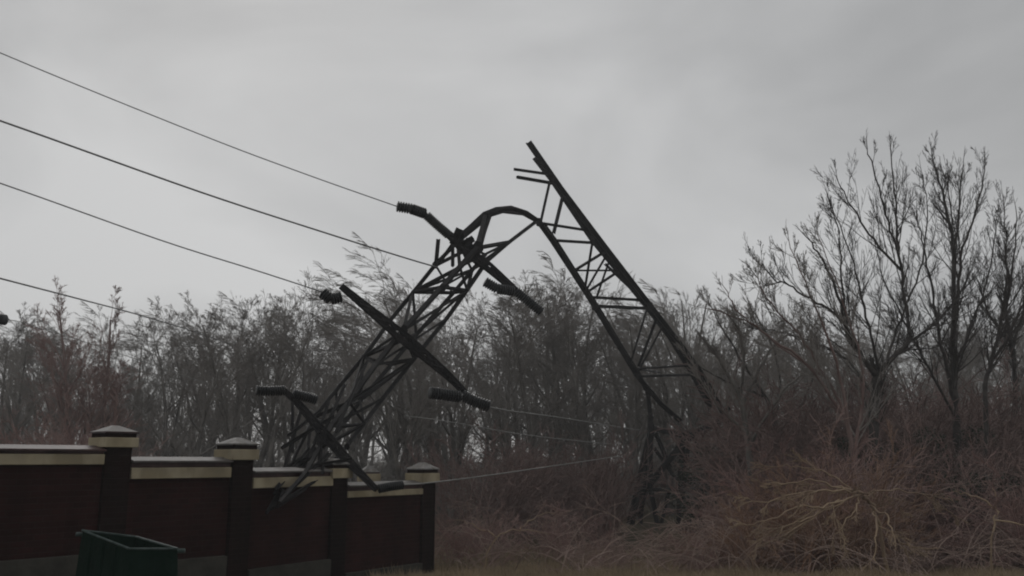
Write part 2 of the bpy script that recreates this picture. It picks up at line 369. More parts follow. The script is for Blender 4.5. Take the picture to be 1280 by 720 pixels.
st = [((643, 212, 30.2), (692, 219, 31.7)), ((646, 221, 33.0), (692, 229, 34.3)), ((687, 228, 31.6), (676, 277, 31.4)), ((704, 243, 34.3), (692, 292, 34.0)),
      ((676, 279, 31.5), (740, 289, 32.0)), ((694, 301, 34.2), (743, 304, 34.6)), ((741, 302, 32.0), (731, 364, 32.4)), ((760, 316, 32.1), (731, 366, 32.4)),
      ((757, 314, 34.7), (718, 338, 34.5)), ((718, 338, 34.5), (776, 338, 34.8)), ((776, 337, 34.8), (737, 363, 34.9)), ((764, 320, 34.7), (746, 372, 35.0)),
      ((738, 371, 32.6), (808, 375, 32.8)), ((745, 383, 35.1), (816, 386, 35.2)), ((810, 382, 32.8), (789, 452, 33.6)), ((822, 394, 35.4), (798, 458, 36.0)),
      ((795, 461, 33.7), (869, 456, 34.2)), ((800, 470, 36.2), (868, 468, 36.7)), ((756, 330, 32.2), (806, 378, 35.2)), ((830, 405, 33.2), (797, 466, 36.2)),
      ((812, 520, 36.8), (818, 537, 36.6)), ((800, 462, 33.9), (826, 466, 36.6)),
      ((676, 278, 31.4), (694, 301, 34.2)), ((740, 289, 32.0), (742, 304, 34.6)), ((808, 376, 32.8), (816, 386, 35.2)), ((741, 374, 32.7), (747, 384, 35.1))]
for i, (a, b) in enumerate(st): brace(a, b, 0.105 if i in (0, 1, 2, 3, 4, 5, 12, 13) else 0.085, spin=i*1.3)
# the legs of the broken base, splayed in the brush
g36 = 664
base = [((812, 520, 36.6), (812, 608, 35.6), .15), ((815, 535, 36.8), (786, g36, 36.2), .15), ((895, 530, 35.6), (858, 548, 35.4), .17), ((858, 548, 35.4), (814, 604, 35.0), .17),
        ((858, 546, 35.6), (850, 625, 36.4), .19), ((864, 548, 35.4), (906, 592, 34.6), .12), ((816, 536, 36.6), (852, 545, 35.4), .14), ((819, 541, 36.6), (838, 585, 36.0), .09),
        ((796, 612, 35.4), (892, 612, 35.6), .10), ((812, 606, 35.4), (797, 645, 35.4), .10), ((813, 608, 35.4), (822, 655, 35.2), .10), ((836, 613, 35.6), (826, 655, 35.6), .08), ((850, 620, 36.3), (848, 668, 36.4), .15), ((906, 590, 34.6), (925, 668, 34.2), .14), ((812, 540, 36.4), (800, g36, 36.8), .09), ((895, 530, 35.6), (912, 508, 35.4), .14), ((818, 560, 36.2), (846, 600, 36.2), .08)]
for i, (a, b, q) in enumerate(base): brace(a, b, q*1.45, 'leg' if q >= .14 else 'brace', spin=i)
# folded head: four chords running down and towards the camera
C1 = [(608, 272, 28.6), (572, 301, 27.4), (544, 330, 26.2), (516, 365, 24.9), (488, 399, 23.6), (454, 446, 21.6), (420, 487, 19.7), (392, 522, 18.0), (372, 562, 16.4), (354, 603, 15.1), (333, 641, 14.0)]
C2 = [(671, 277, 31.2), (637, 303, 29.2), (608, 328, 27.8), (584, 363, 26.4), (560, 397, 25.0), (518, 449, 22.8), (480, 497, 20.6), (455, 530, 19.0), (434, 558, 17.4), (396, 600, 15.4), (346, 634, 14.15)]
C3 = [(607, 270, 28.5), (597, 310, 26.6), (575, 334, 25.7), (553, 359, 24.6), (505, 412, 22.6), (470, 456, 20.7), (436, 503, 18.6), (415, 532, 17.4), (400, 560, 16.1), (380, 594, 14.9), (350, 628, 13.95)]
C4 = [(656, 266, 31.0), (606, 318, 28.6), (590, 337, 27.6), (566, 366, 26.5), (520, 418, 24.6), (488, 456, 22.7), (450, 501, 20.4), (425, 535, 18.8), (408, 556, 17.5), (370, 585, 15.6), (338, 637, 14.2)]
wch = [0.15, 0.15, 0.15, 0.14, 0.13, 0.12, 0.105, 0.095, 0.08, 0.07, 0.06]
for k, c in enumerate((C1, C2, C3, C4)): poly('leg', c if k < 3 else c[1:], [q*.85 for q in (wch if k < 3 else wch[1:])], spin=k*1.57)
rng = random.Random(4)
ring = [C1, C3, C2, C4]
for f in range(4):
    A, B = ring[f], ring[(f+1) % 4]
    for i in range(1, 10):
        q = wch[i]*0.55
        if (i+f) % 2: brace(A[i], B[i+1], q, spin=i)
        else: brace(B[i], A[i+1], q, spin=i+2)
        if i in (1, 3, 5, 7): brace(A[i], B[i], q, spin=i+1)
        elif i < 8 and rng.random() < .5: brace(B[i], A[i+1], q*.8, spin=i+1)
# bent struts near the fold, as seen against the sky
for a, b, q in [((597, 310, 26.8), (636, 303, 29.2), .10), ((548, 299, 26.4), (545, 331, 26.2), .09), ((548, 330, 26.2), (566, 305, 26.9), .08), ((566, 305, 26.9), (566, 333, 26.0), .08), ((544, 332, 26.2), (584, 312, 27.0), .08),
                ((366, 500, 17.6), (366, 565, 16.5), .05), ((350, 590, 15.6), (395, 560, 16.4), .04), ((347, 632, 14.1), (382, 610, 14.8), .05), ((343, 618, 14.4), (365, 585, 15.4), .04), ((350, 606, 14.8), (410, 575, 15.9), .04),
                ((378, 508, 17.2), (352, 600, 15.2), .05), ((390, 522, 17.4), (382, 588, 15.6), .05), ((352, 560, 15.8), (418, 520, 17.2), .05), ((360, 545, 16.0), (402, 512, 17.5), .045),
                ((345, 612, 14.4), (388, 560, 16.2), .055), ((352, 622, 14.2), (412, 566, 16.0), .055), ((370, 586, 15.2), (440, 574, 15.9), .05), ((400, 540, 16.6), (404, 592, 15.3), .05),
                ((412, 500, 17.8), (388, 570, 15.9), .05), ((432, 480, 18.6), (398, 556, 16.4), .055), ((460, 450, 20.5), (420, 540, 17.0), .055), ((350, 596, 14.9), (372, 600, 15.0), .04), ((356, 584, 15.3), (386, 572, 15.7), .04)]: brace(a, b, q)
# crossarms: triangular lattice beams, tapered to the tips
def crossarm(pts, depth, hw, ht, nseg, wbar):
    """pts: pixel/depth stations along the arm axis"""
    ax = [pt(*p) for p in pts]
    arm = None; rails = [[], [], []]
    n = len(ax)
    # resample
    Lr = [0]
    for i in range(n-1): Lr.append(Lr[-1]+(ax[i+1]-ax[i]).length)
    S = []
    for k in range(nseg+1):
        s = Lr[-1]*k/nseg; i = max(j for j in range(n-1) if Lr[j] <= s+1e-6)
        S.append(ax[i].lerp(ax[i+1], (s-Lr[i])/(Lr[i+1]-Lr[i])))
    for k, p in enumerate(S):
        t = (S[min(k+1, nseg)]-S[max(k-1, 0)]).normalized()
        up = Vector((0.62, 0.1, 0.78)); up = (up-t*up.dot(t)).normalized(); sd_ = t.cross(up)
        q = 0.25+0.75*(1-abs(2*k/nseg-1))
        rails[0].append(p+sd_*hw*q - up*ht*.4*q); rails[1].append(p-sd_*hw*q - up*ht*.4*q); rails[2].append(p+up*ht*.6*q)
    def rail(pts_, w_, nm, parent, off):
        V = []; Fc = []
        for i, p in enumerate(pts_):
            t = (pts_[min(i+1, nseg)]-pts_[max(i-1, 0)]).normalized(); u = t.cross(Vector((0, 1, .1))).normalized(); v = t.cross(u)
            th = w_*.25
            for x, y in [(0, 0), (w_, 0), (w_, th), (th, th), (th, w_), (0, w_)]: V.append(p+u*(x-w_*.4)+v*(y-w_*.4)-off)
        for i in range(len(pts_)-1):
            for j in range(6): Fc.append((i*6+j, i*6+(j+1) % 6, (i+1)*6+(j+1) % 6, (i+1)*6+j))
        Fc.append((5, 4, 3, 2, 1, 0)); m_ = (len(pts_)-1)*6; Fc.append(tuple(range(m_, m_+6)))
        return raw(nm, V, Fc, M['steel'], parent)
    arm = rail(rails[0], wbar, 'crossarm', pyl, P0)
    rail(rails[1], wbar, 'crossarm_chord', arm, P0); rail(rails[2], wbar*.9, 'crossarm_chord', arm, P0)
    for k in range(nseg):
        for (r1, r2) in ((0, 1), (1, 2), (2, 0)):
            a, b = (rails[r1][k], rails[r2][k+1]) if k % 2 else (rails[r2][k], rails[r1][k+1])
            angle_bar('crossarm_brace', a, b, wbar*.6, wbar*.18, arm, P0, k)
    return arm
crossarm([(530, 268, 25.6), (560, 292, 26.0), (580, 312, 26.4), (612, 335, 26.8), (645, 364, 27.2), (668, 384, 27.4)], 0, .18, .20, 12, .12)
crossarm([(426, 358, 21.2), (520, 436, 22.0), (560, 470, 22.5), (582, 492, 22.8)], 0, .16, .20, 14, .115)
crossarm([(352, 486, 16.4), (372, 504, 16.4), (410, 549, 16.3), (440, 582, 16.0), (470, 612, 15.8)], 0, .10, .12, 12, .07)
# gusset plates where the bars meet
def plate(p, s, nrm):
    p = pt(*p); n = Vector(nrm).normalized(); u = n.cross(Vector((0, 0, 1))).normalized(); v = n.cross(u)
    V = []; 
    for e in (-.008, .008):
        for i in range(6):
            a = i*math.pi/3+.3; V.append(p+(u*math.cos(a)*s*.55+v*math.sin(a)*s*.7)+n*e-P0)
    Fc = [tuple(range(5, -1, -1)), tuple(range(6, 12))]+[(i, (i+1) % 6, 6+(i+1) % 6, 6+i) for i in range(6)]
    raw('gusset_plate', V, Fc, M['steel'], pyl)
for p, s in [((690, 222, 31.6), .25), ((674, 278, 31.3), .26), ((742, 303, 33.2), .2), ((732, 364, 32.4), .22), ((812, 383, 32.7), .28), ((743, 384, 32.7), .2), ((796, 466, 33.7), .24), ((858, 546, 35.2), .4), ((813, 521, 36.6), .25),
             ((597, 310, 26.6), .35), ((575, 296, 26.3), .28), ((585, 305, 26.4), .3), ((607, 270, 28.5), .2), ((544, 331, 26.1), .18), ((608, 328, 27.6), .2), ((553, 360, 24.5), .2), ((505, 412, 22.5), .2), ((520, 436, 22.0), .22), ((410, 549, 16.3), .15), ((434, 558, 17.2), .1), ((436, 503, 18.5), .12)]:
    plate(p, s, (0.2, 1, 0.1))
# loose bent plates sticking up at the first crossarm
brace((566, 306, 26.2), (575, 286, 26.1), .17, 'bent_plate'); brace((578, 306, 26.3), (592, 298, 26.2), .15, 'bent_plate')

# insulator strings
def disc_mesh(r, h):
    prof = [(0, .5), (.25, .5), (.78, .3), (.95, .12), (1, -.08), (.92, -.28), (.78, -.38), (.5, -.5), (0, -.5)]
    k = 12; bm = bmesh.new(); rows = []
    for (a, b) in prof[1:-1]:
        rows.append([bm.verts.new((math.cos(2*math.pi*j/k)*a*r, math.sin(2*math.pi*j/k)*a*r, b*h)) for j in range(k)])
    for i in range(len(rows)-1):
        for j in range(k): bm.faces.new((rows[i][j], rows[i][(j+1) % k], rows[i+1][(j+1) % k], rows[i+1][j]))
    bm.faces.new(rows[0]); bm.faces.new(rows[-1]); bmesh.ops.recalc_face_normals(bm, faces=bm.faces)
    me = bpy.data.meshes.new('insulator_disc'); bm.to_mesh(me); bm.free(); me.materials.append(M['glass']); return me
DM = {}
def string(pts, r, label, grp='insulator strings of the fallen pylon'):
    r *= 1.12
    P = [pt(*p) for p in pts]; o = empty('insulator_string', P[0], label, 'insulator', grp)
    bar('rod', P, r*.28, M['steel'], o, P[0], 6)
    L_ = sum((P[i+1]-P[i]).length for i in range(len(P)-1)); sp = r*0.42; n = max(3, int(L_/sp))
    key = round(r, 3)
    if key not in DM: DM[key] = disc_mesh(r, sp*1.3)
    for q in range(n):
        s = L_*(q+.5)/n; i = 0
        while i < len(P)-2 and s > (P[i+1]-P[i]).length: s -= (P[i+1]-P[i]).length; i += 1
        p = P[i].lerp(P[i+1], s/(P[i+1]-P[i]).length)
        d = bpy.data.objects.new('disc', DM[key]); C.objects.link(d); d.parent = o
        d.location = p-P[0]; d.rotation_euler = (P[i+1]-P[i]).to_track_quat('Z', 'Y').to_euler()
    return o
string([(496, 258, 25.2), (514, 261, 25.3), (531, 267, 25.6)], .15, 'dark insulator string at the highest crossarm tip, end of the topmost cable')
string([(533, 269, 25.6), (546, 281, 25.8), (561, 294, 26.0)], .135, 'dark insulator string lying down the upper left half of the highest crossarm')
string([(606, 352, 26.6), (622, 361, 26.7), (642, 364, 26.9)], .15, 'dark insulator string sagging below the right half of the highest crossarm')
string([(645, 364, 26.9), (660, 376, 27.0), (677, 390, 27.1)], .15, 'dark insulator string past the lower right tip of the highest crossarm')
string([(403, 366, 21.0), (413, 374, 21.0), (427, 371, 21.1)], .13, 'short curled insulator string at the upper left tip of the middle crossarm')
string([(537, 491, 22.0), (556, 493, 22.2), (575, 496, 22.4)], .14, 'dark insulator string lying left of the middle crossarm lower tip')
string([(577, 494, 22.6), (594, 502, 22.7), (612, 508, 22.8)], .14, 'dark insulator string past the middle crossarm lower right tip')
string([(320, 488, 16.2), (338, 489, 16.3), (356, 488, 16.4)], .085, 'dark insulator string pointing left from the lowest crossarm, above the wall')
string([(366, 492, 16.4), (382, 496, 16.5), (396, 500, 16.6)], .085, 'dark insulator string right of the lowest crossarm upper tip')
string([(473, 611, 15.9), (488, 608, 16.0), (504, 606, 16.1)], .075, 'dark insulator string resting along the last wall panel coping')

# ------------------------------------------------------------------ cables
def cable(pts, r, label, m='wire', sub=6, grp=None, k=5):
    P = [pt(*p) if len(p) == 3 and not isinstance(p, Vector) else p for p in pts]
    Q = []
    for i in range(len(P)-1):                       # Catmull-Rom
        a, b, c, d = P[max(i-1, 0)], P[i], P[i+1], P[min(i+2, len(P)-1)]
        for s in range(sub):
            t = s/sub; Q.append(0.5*((2*b)+(-a+c)*t+(2*a-5*b+4*c-d)*t*t+(-a+3*b-3*c+d)*t**3))
    Q.append(P[-1])
    o = bar('power_cable', Q, r, M[m], None, Q[0], k); o.location = Q[0]
    return tag(o, label, 'cable', grp)
cable([(-420, -125, 19), (-200, -24, 21), (0, 66, 22.5), (250, 168, 24), (380, 217, 24.6), (496, 258, 25.2)], .017, 'topmost thin black power cable running down to the highest crossarm tip')
cable([(-420, 16, 15), (-200, 84, 17), (0, 151, 18.5), (250, 240, 21), (400, 289, 23), (505, 322, 24.8), (546, 334, 25.6)], .024, 'thick power cable second from the top, running into the pylon lattice')
cable([(-420, 92, 17), (-200, 163, 18), (0, 229, 19), (200, 300, 20), (320, 338, 20.6), (403, 365, 21)], .016, 'thin power cable third from the top, ending at the middle crossarm tip')
cable([(-400, 236, 17), (-200, 296, 20), (0, 348, 24), (100, 374, 29), (175, 394, 34), (250, 417, 41), (330, 446, 50)], .026, 'lowest thick power cable passing before the trees at left')
cable([(-200, 378, 30), (4, 399, 30), (45, 409, 31), (120, 432, 33), (260, 480, 36)], .014, 'faint grey cable low at the left, sagging into the trees', 'wirepale')
wb = string([(-14, 398, 29.8), (-4, 399, 29.8), (8, 400, 29.8)], .17, 'small dark insulator on a faint cable at the left edge', None)
cable([(612, 509, 22.8), (640, 514, 24), (700, 522, 27), (800, 538, 34)], .018, 'pale slack cable running right from the middle crossarm lower tip', 'wirepale')
cable([(505, 520, 24), (560, 527, 25), (660, 544, 28), (770, 556, 34)], .016, 'pale slack cable crossing low before the wood, middle of three', 'wirepale')
cable([(504, 606, 16.1), (550, 602, 17.3), (640, 590, 20.5), (775, 570, 30)], .014, 'pale slack cable rising right from the last wall pier', 'wirepale')

# ------------------------------------------------------------------ bare trees
class Segs:
    def __init__(s): s.a = []
    def add(s, p, q, r0, r1): s.a.append((p[0], p[1], p[2], q[0], q[1], q[2], r0, r1))
    def arr(s): return np.array(s.a, dtype=np.float64).reshape(-1, 8)
def mesh_segs(A, k, name):
    """prisms with k sides for every row x0 y0 z0 x1 y1 z1 r0 r1"""
    n = len(A); p = A[:, 0:3]; q = A[:, 3:6]; t = q-p; ln = np.linalg.norm(t, axis=1, keepdims=True)+1e-9; t = t/ln
    p = p - t*A[:, 6:7]*0.35; q = q + t*A[:, 7:8]*0.35
    h = np.where(np.abs(t[:, 2:3]) < .9, np.array([[0., 0, 1]]), np.array([[1., 0, 0]]))
    u = np.cross(t, h); u /= np.linalg.norm(u, axis=1, keepdims=True)+1e-9; v = np.cross(t, u)
    V = np.empty((n, 2, k, 3))
    for j in range(k):
        a = 2*math.pi*j/k; dvec = u*math.cos(a)+v*math.sin(a)
        V[:, 0, j] = p+dvec*A[:, 6:7]; V[:, 1, j] = q+dvec*A[:, 7:8]
    base_ = (np.arange(n)*2*k)[:, None]
    fs = [np.stack([base_[:, 0]+j, base_[:, 0]+(j+1) % k, base_[:, 0]+k+(j+1) % k, base_[:, 0]+k+j], axis=1) for j in range(k)]
    Fq = np.stack(fs, axis=1).reshape(-1, 4)
    me = bpy.data.meshes.new(name); me.vertices.add(n*2*k); me.vertices.foreach_set('co', V.reshape(-1))
    nf = len(Fq); me.loops.add(nf*4); me.loops.foreach_set('vertex_index', Fq.reshape(-1).astype(np.int32))
    me.polygons.add(nf); me.polygons.foreach_set('loop_start', (np.arange(nf)*4).astype(np.int32))
    try: me.polygons.foreach_set('loop_total', np.full(nf, 4, dtype=np.int32))
    except Exception: pass
    me.polygons.foreach_set('use_smooth', np.ones(nf, dtype=bool))
    me.update(calc_edges=True); return me
def rv(rng): 
    a = rng.uniform(0, 6.2832); z = rng.uniform(-1, 1); s = math.sqrt(1-z*z); return (s*math.cos(a), s*math.sin(a), z)
def grow(S, p, d, length, r, lev, rng, P):
    """P: dict(nch, ratio, ang, wob, up, wind, maxlev, rmin)"""
    n = max(2, P['steps'][min(lev, len(P['steps'])-1)]); sl_ = length/n
    x, y, z = p; dx, dy, dz = d
    nch = P['nch'][min(lev, len(P['nch'])-1)] if lev < P['maxlev'] else 0
    start = P['start'][min(lev, len(P['start'])-1)]
    spawn = sorted(rng.uniform(start, 1.0) for _ in range(nch)); si = 0
    for i in range(n):
        w_ = rv(rng); wob = P['wob']*(1 if lev else .6)
        dx += w_[0]*wob + P['wind']*(lev*.5); dy += w_[1]*wob; dz += w_[2]*wob + P['up'][min(lev, len(P['up'])-1)]
        m = math.sqrt(dx*dx+dy*dy+dz*dz); dx /= m; dy /= m; dz /= m
        t0 = i/n; t1 = (i+1)/n
        r0 = r*(1-t0*.8); r1 = r*(1-t1*.8)
        X, Y, Z = x+dx*sl_, y+dy*sl_, z+dz*sl_
        S.add((x, y, z), (X, Y, Z), max(r0, P['rmin']), max(r1, P['rmin']))
        while si < nch and spawn[si] <= t1:
            f = (spawn[si]-t0)/(t1-t0); cx, cy, cz = x+dx*sl_*f, y+dy*sl_*f, z+dz*sl_*f
            q = rv(rng); dot = q[0]*dx+q[1]*dy+q[2]*dz; q = (q[0]-dot*dx, q[1]-dot*dy, q[2]-dot*dz)
            qm = math.sqrt(q[0]**2+q[1]**2+q[2]**2)+1e-6; an = P['ang'][min(lev, len(P['ang'])-1)]*rng.uniform(.65, 1.3)
            ca, sa = math.cos(an), math.sin(an)
            cd = (dx*ca+q[0]/qm*sa, dy*ca+q[1]/qm*sa, dz*ca+q[2]/qm*sa)
            cl = P['ratio'][min(lev, len(P['ratio'])-1)]*length*(1.15-.65*spawn[si])*rng.uniform(.7, 1.2)
            grow(S, (cx, cy, cz), cd, cl, max(P['rmin'], r*(1-.8*spawn[si])*P['rrat']), lev+1, rng, P)
            si += 1
        x, y, z = X, Y, Z
def split_objs(A, thr, mt, mc, parent, kt=6, tn='trunk', cn='crown'):
    m = np.maximum(A[:, 6], A[:, 7]) >= thr
    o1 = link(mesh_segs(A[m], kt, tn), tn, mt, parent); o2 = link(mesh_segs(A[~m], 3, cn), cn, mc, parent); return o1, o2
RMIN = .0055
STY = {
 'wood':  dict(steps=[12, 8, 5, 3, 2], nch=[11, 7, 6, 4], start=[.22, .2, .12, .1], ratio=[.52, .5, .52, .6], ang=[.8, .6, .55, .5], wob=.13, up=[.02, .09, .05, .03], wind=-.03, maxlev=4, rmin=RMIN, rrat=.55),
 'wisp':  dict(steps=[12, 8, 6, 4, 3], nch=[10, 7, 6, 4], start=[.30, .25, .12, .1], ratio=[.5, .55, .55, .6], ang=[.7, .5, .45, .4], wob=.12, up=[.02, .05, 0, -.03], wind=-.10, maxlev=4, rmin=RMIN, rrat=.55),
 'tall':  dict(steps=[14, 6, 5, 3, 2], nch=[16, 6, 5, 4], start=[.22, .2, .12, .1], ratio=[.30, .55, .55, .6], ang=[.5, .42, .45, .45], wob=.09, up=[.03, .13, .09, .05], wind=-.015, maxlev=4, rmin=RMIN, rrat=.5),
 'fork':  dict(steps=[10, 9, 6, 4, 2], nch=[6, 8, 6, 5], start=[.14, .2, .12, .1], ratio=[.75, .46, .5, .55], ang=[.55, .6, .55, .5], wob=.15, up=[.02, .08, .04, .03], wind=-.04, maxlev=4, rmin=RMIN, rrat=.65),
}
protos = []
def proto(style, H, seed, lean=(0, 0)):
    S = Segs(); rg = random.Random(seed)
    grow(S, (0, 0, -.15), (lean[0], lean[1], 1), H, H*.011+.015, 0, rg, STY[style])
    A = S.arr(); A[:, :6] *= H/np.percentile(A[:, 5], 99.0); return A
spec = [('wood', 10, 1), ('wisp', 10, 2), ('tall', 10, 3), ('fork', 9, 4), ('wood', 10, 5), ('wisp', 10, 6), ('fork', 9, 7), ('tall', 10, 8)]
meshes = []
for i, (s, H, sd_) in enumerate(spec):
    A = proto(s, H, sd_); m = np.maximum(A[:, 6], A[:, 7]) >= .028
    meshes.append((mesh_segs(A[m], 5, 'trunk'), mesh_segs(A[~m], 3, 'crown'), A))
    meshes[-1][0].materials.append(M['bark']); meshes[-1][1].materials.append(M['twig'])
print('proto segs', [len(m[2]) for m in meshes])
kindword = ['spreading', 'windswept wispy', 'upright narrow', 'low forking', 'rounded', 'windswept drooping', 'broad forking', 'slim columnar']
# wood edge, one Empty per tree; (px of the stem, depth, px row of the top, proto)
rng = random.Random(11)
def tree(px, Y, ytop, k, label, group='bare trees of the wood edge', rz=None, red=False):
    p = pt(px, 600, Y); g = ground(p.x, Y); H = pt(px, ytop, Y).z-g; s = H/spec[k][1]*1.02
    o = empty('bare_tree', (p.x, Y, g), label, 'tree', group)
    o.rotation_euler = (rng.uniform(-.09, .09), rng.uniform(-.09, .09), rng.uniform(0, 6.28) if rz is None else rz); 
    if k in (1, 5): o.rotation_euler.z = rng.uniform(-.5, .5)
    wd = s*rng.uniform(1.05, 1.5); o.scale = (wd, wd*rng.uniform(.9, 1.1), s)
    for nm, me in (('trunk', meshes[k][0]), ('crown', meshes[k][1])):
        c = bpy.data.objects.new(nm, me); C.objects.link(c); c.parent = o
        if red:
            c.material_slots[0].link = 'OBJECT'; c.material_slots[0].material = M['redbark'] if nm == 'trunk' else M['redtwig']
    return o
tops = [(0, 385), (40, 392), (95, 362), (150, 392), (200, 385), (250, 385), (305, 350), (350, 385), (400, 378), (450, 372), (500, 352), (530, 330), (560, 355), (600, 372), (650, 362), (690, 328), (730, 365), (780, 365), (830, 352), (880, 365), (930, 385), (1000, 400), (1280, 370)]
def topat(px):
    for (a, ya), (b, yb) in zip(tops, tops[1:]):
        if a <= px <= b: return ya+(yb-ya)*(px-a)/(b-a)
    return 385
special = [
 (96, 40, 352, 2, 'tall reddish narrow tree left of the first wall pier, tips above the cable', True),
 (122, 41, 365, 7, 'second reddish narrow tree, just right of the tall one near the first wall pier', True),
 (30, 38, 400, 1, 'windswept bare tree at the left edge of the wood', False),
 (215, 42, 385, 0, 'dark spreading tree between the first and second wall piers', False),
 (312, 44, 348, 6, 'broad forking tree with the high crown above the second wall pier', False),
 (350, 47, 388, 4, 'rounded bare tree left of the middle crossarm insulator', False),
 (528, 42, 322, 1, 'wispy windswept tree with crown tip near the second cable end', False),
 (505, 39, 395, 6, 'forking pale trunked tree below the middle crossarm', False),
 (563, 41, 372, 7, 'slim dark stem tree just right of the last wall pier', False),
 (692, 45, 326, 5, 'tall wispy tree, drooping tip inside the pylon arch', False),
 (640, 43, 365, 0, 'spreading tree between the highest crossarm tip and the pylon stump', False),
 (738, 44, 372, 4, 'rounded tree directly behind the left leg of the pylon stump', False),
 (835, 46, 350, 3, 'forking tree with its crown showing right of the stump legs', False),
 (885, 44, 368, 1, 'windswept tree just right of the leaning stump, before the wood', False)]
for px, Y, yt, k, lb, rd in special: tree(px, Y, yt, k, lb, red=rd, group=None)
zones = [(60, 'at far left beside the reddish spires'), (170, 'behind the first wall pier'), (260, 'above the second wall panel'), (340, 'behind the second wall pier'), (440, 'behind the lowest crossarm of the pylon'), (520, 'behind the middle crossarm of the pylon'),
         (600, 'just right of the last wall pier'), (700, 'under the bent arch of the pylon'), (800, 'behind the left leg of the stump'), (900, 'behind the right leg of the stump'), (1000, 'left of the big forked tree'), (1120, 'behind the big forked tree'), (1400, 'near the right edge of the photo')]
def zone(px):
    for x, z in zones:
        if px < x: return z
    return zones[-1][1]
row = 0; cnt = 0; usedk = set()
for Y, step, drop in ((41, 50, 22), (47, 44, 12), (54, 40, 6)):
    px = -60 + row*13
    while px < 1330:
        q = px+rng.uniform(-21, 21); k = rng.randrange(8); z = zone(q)
        while (row, z, k) in usedk: k = (k+1) % 8
        usedk.add((row, z, k))
        nm = ['front', 'middle', 'rear'][row]
        tree(q, Y+rng.uniform(-2, 2), topat(q)+drop+rng.choice((-6, 0, 10, 22, 45, 60))+rng.uniform(-4, 10), k, '%s tree, %s row, %s' % (kindword[k], nm, z), 'bare trees of the wood edge', red=(q < 150 and rng.random() < .5))
        cnt += 1; px += step
    row += 1
print('wood trees', cnt)
# the wood behind: uncountable, one mass
def place(A, x, y, z, s, rz, lean=0):
    B = A.copy(); c, sn = math.cos(rz), math.sin(rz)
    for o in (0, 3):
        X = A[:, o]*c-A[:, o+1]*sn; Yv = A[:, o]*sn+A[:, o+1]*c
        B[:, o] = X*s+x; B[:, o+1] = Yv*s+y; B[:, o+2] = A[:, o+2]*s+z
    B[:, 6:8] *= s; return B
acc = []; nr = np.random.RandomState(3)
for Y in (61, 69, 78, 90):
    px = -80
    while px < 1360:
        k = rng.randrange(8); q = px+rng.uniform(-12, 12); p = pt(q, 600, Y+rng.uniform(-3, 3)); g = ground(p.x, p.y)
        H = pt(q, topat(q)+rng.uniform(12, 50), p.y).z-g
        A = meshes[k][2]; keep = (np.maximum(A[:, 6], A[:, 7]) > .011) | (nr.rand(len(A)) < .25)
        B = place(A[keep], p.x, p.y, g, H/10, rng.uniform(0, 6.28)); B[:, 6:8] = np.maximum(B[:, 6:8], .014)
        acc.append(B); px += 38
D = np.concatenate(acc); print('deep wood segs', len(D))
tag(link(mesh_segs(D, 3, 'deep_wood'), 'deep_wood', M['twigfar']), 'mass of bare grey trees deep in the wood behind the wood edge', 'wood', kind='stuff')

# ------------------------------------------------------------------ near trees at right, limbs traced then grown
NEAR = dict(steps=[6, 7, 5, 3, 2], nch=[9, 7, 4, 3], start=[.12, .15, .1, .1], ratio=[.34, .50, .42, .5], ang=[.6, .42, .5, .6], wob=.055, up=[.05, .09, .05, .03], wind=-.008, maxlev=3, rmin=.0042, rrat=.5)
def limb_tree(name, limbs, label, cat, mt, mc, group=None, P=NEAR, seed=1, dens=3.3, clen=2.1, from_t=.25, thr=.03):
    """limbs: list of (polyline of (px,py,Y), r0, r1)"""
    base_ = pt(*limbs[0][0][0]); g = ground(base_.x, base_.y); o = empty(name, (base_.x, base_.y, g), label, cat, group)
    off = Vector(o.location); rg = random.Random(seed); tw = Segs()
    for li, (pl, r0, r1) in enumerate(limbs):
        Q = [pt(*p) for p in pl]
        if li == 0: Q[0] = Vector((Q[0].x, Q[0].y, g-.1))
        # smooth + wobble
        W = []
        for i in range(len(Q)-1):
            a, b, c, d = Q[max(i-1, 0)], Q[i], Q[i+1], Q[min(i+2, len(Q)-1)]
            for s in range(5):
                t = s/5; v = 0.5*((2*b)+(-a+c)*t+(2*a-5*b+4*c-d)*t*t+(-a+3*b-3*c+d)*t**3)
                if W: v = v + Vector(rv(rg))*.035
                W.append(v)
        W.append(Q[-1]); n = len(W)
        rr = [r0+(r1-r0)*(i/(n-1))**.8 for i in range(n)]
        bar('trunk' if li == 0 else 'limb', W, rr, mt, o, off, 8)
        Ls = sum((W[i+1]-W[i]).length for i in range(n-1)); m_ = int(Ls*dens)
        for _ in range(m_):
            t = rg.uniform(from_t if li == 0 else .06, 1.0); f = t*(n-1); i = min(int(f), n-2); p = W[i].lerp(W[i+1], f-i); dd_ = (W[i+1]-W[i]).normalized()
            q = Vector(rv(rg)); q = (q-dd_*q.dot(dd_)).normalized(); an = rg.uniform(.3, .7); cd = dd_*math.cos(an)+q*math.sin(an)
            ln = clen*rg.uniform(.45, 1.15)*(1.12-.8*t)
            grow(tw, tuple(p-off), tuple(cd), ln, max(.009, min(rr[i]*.45, .022)), 1, rg, P)
        dd_ = (W[-1]-W[-2]).normalized(); grow(tw, tuple(W[-1]-off), tuple(dd_), clen*.28, r1, 2, rg, P)
    A = tw.arr(); link(mesh_segs(A, 4, 'crown'), 'crown', mc, o); return o
nb, ntw = M['nearbark'], M['neartwig']
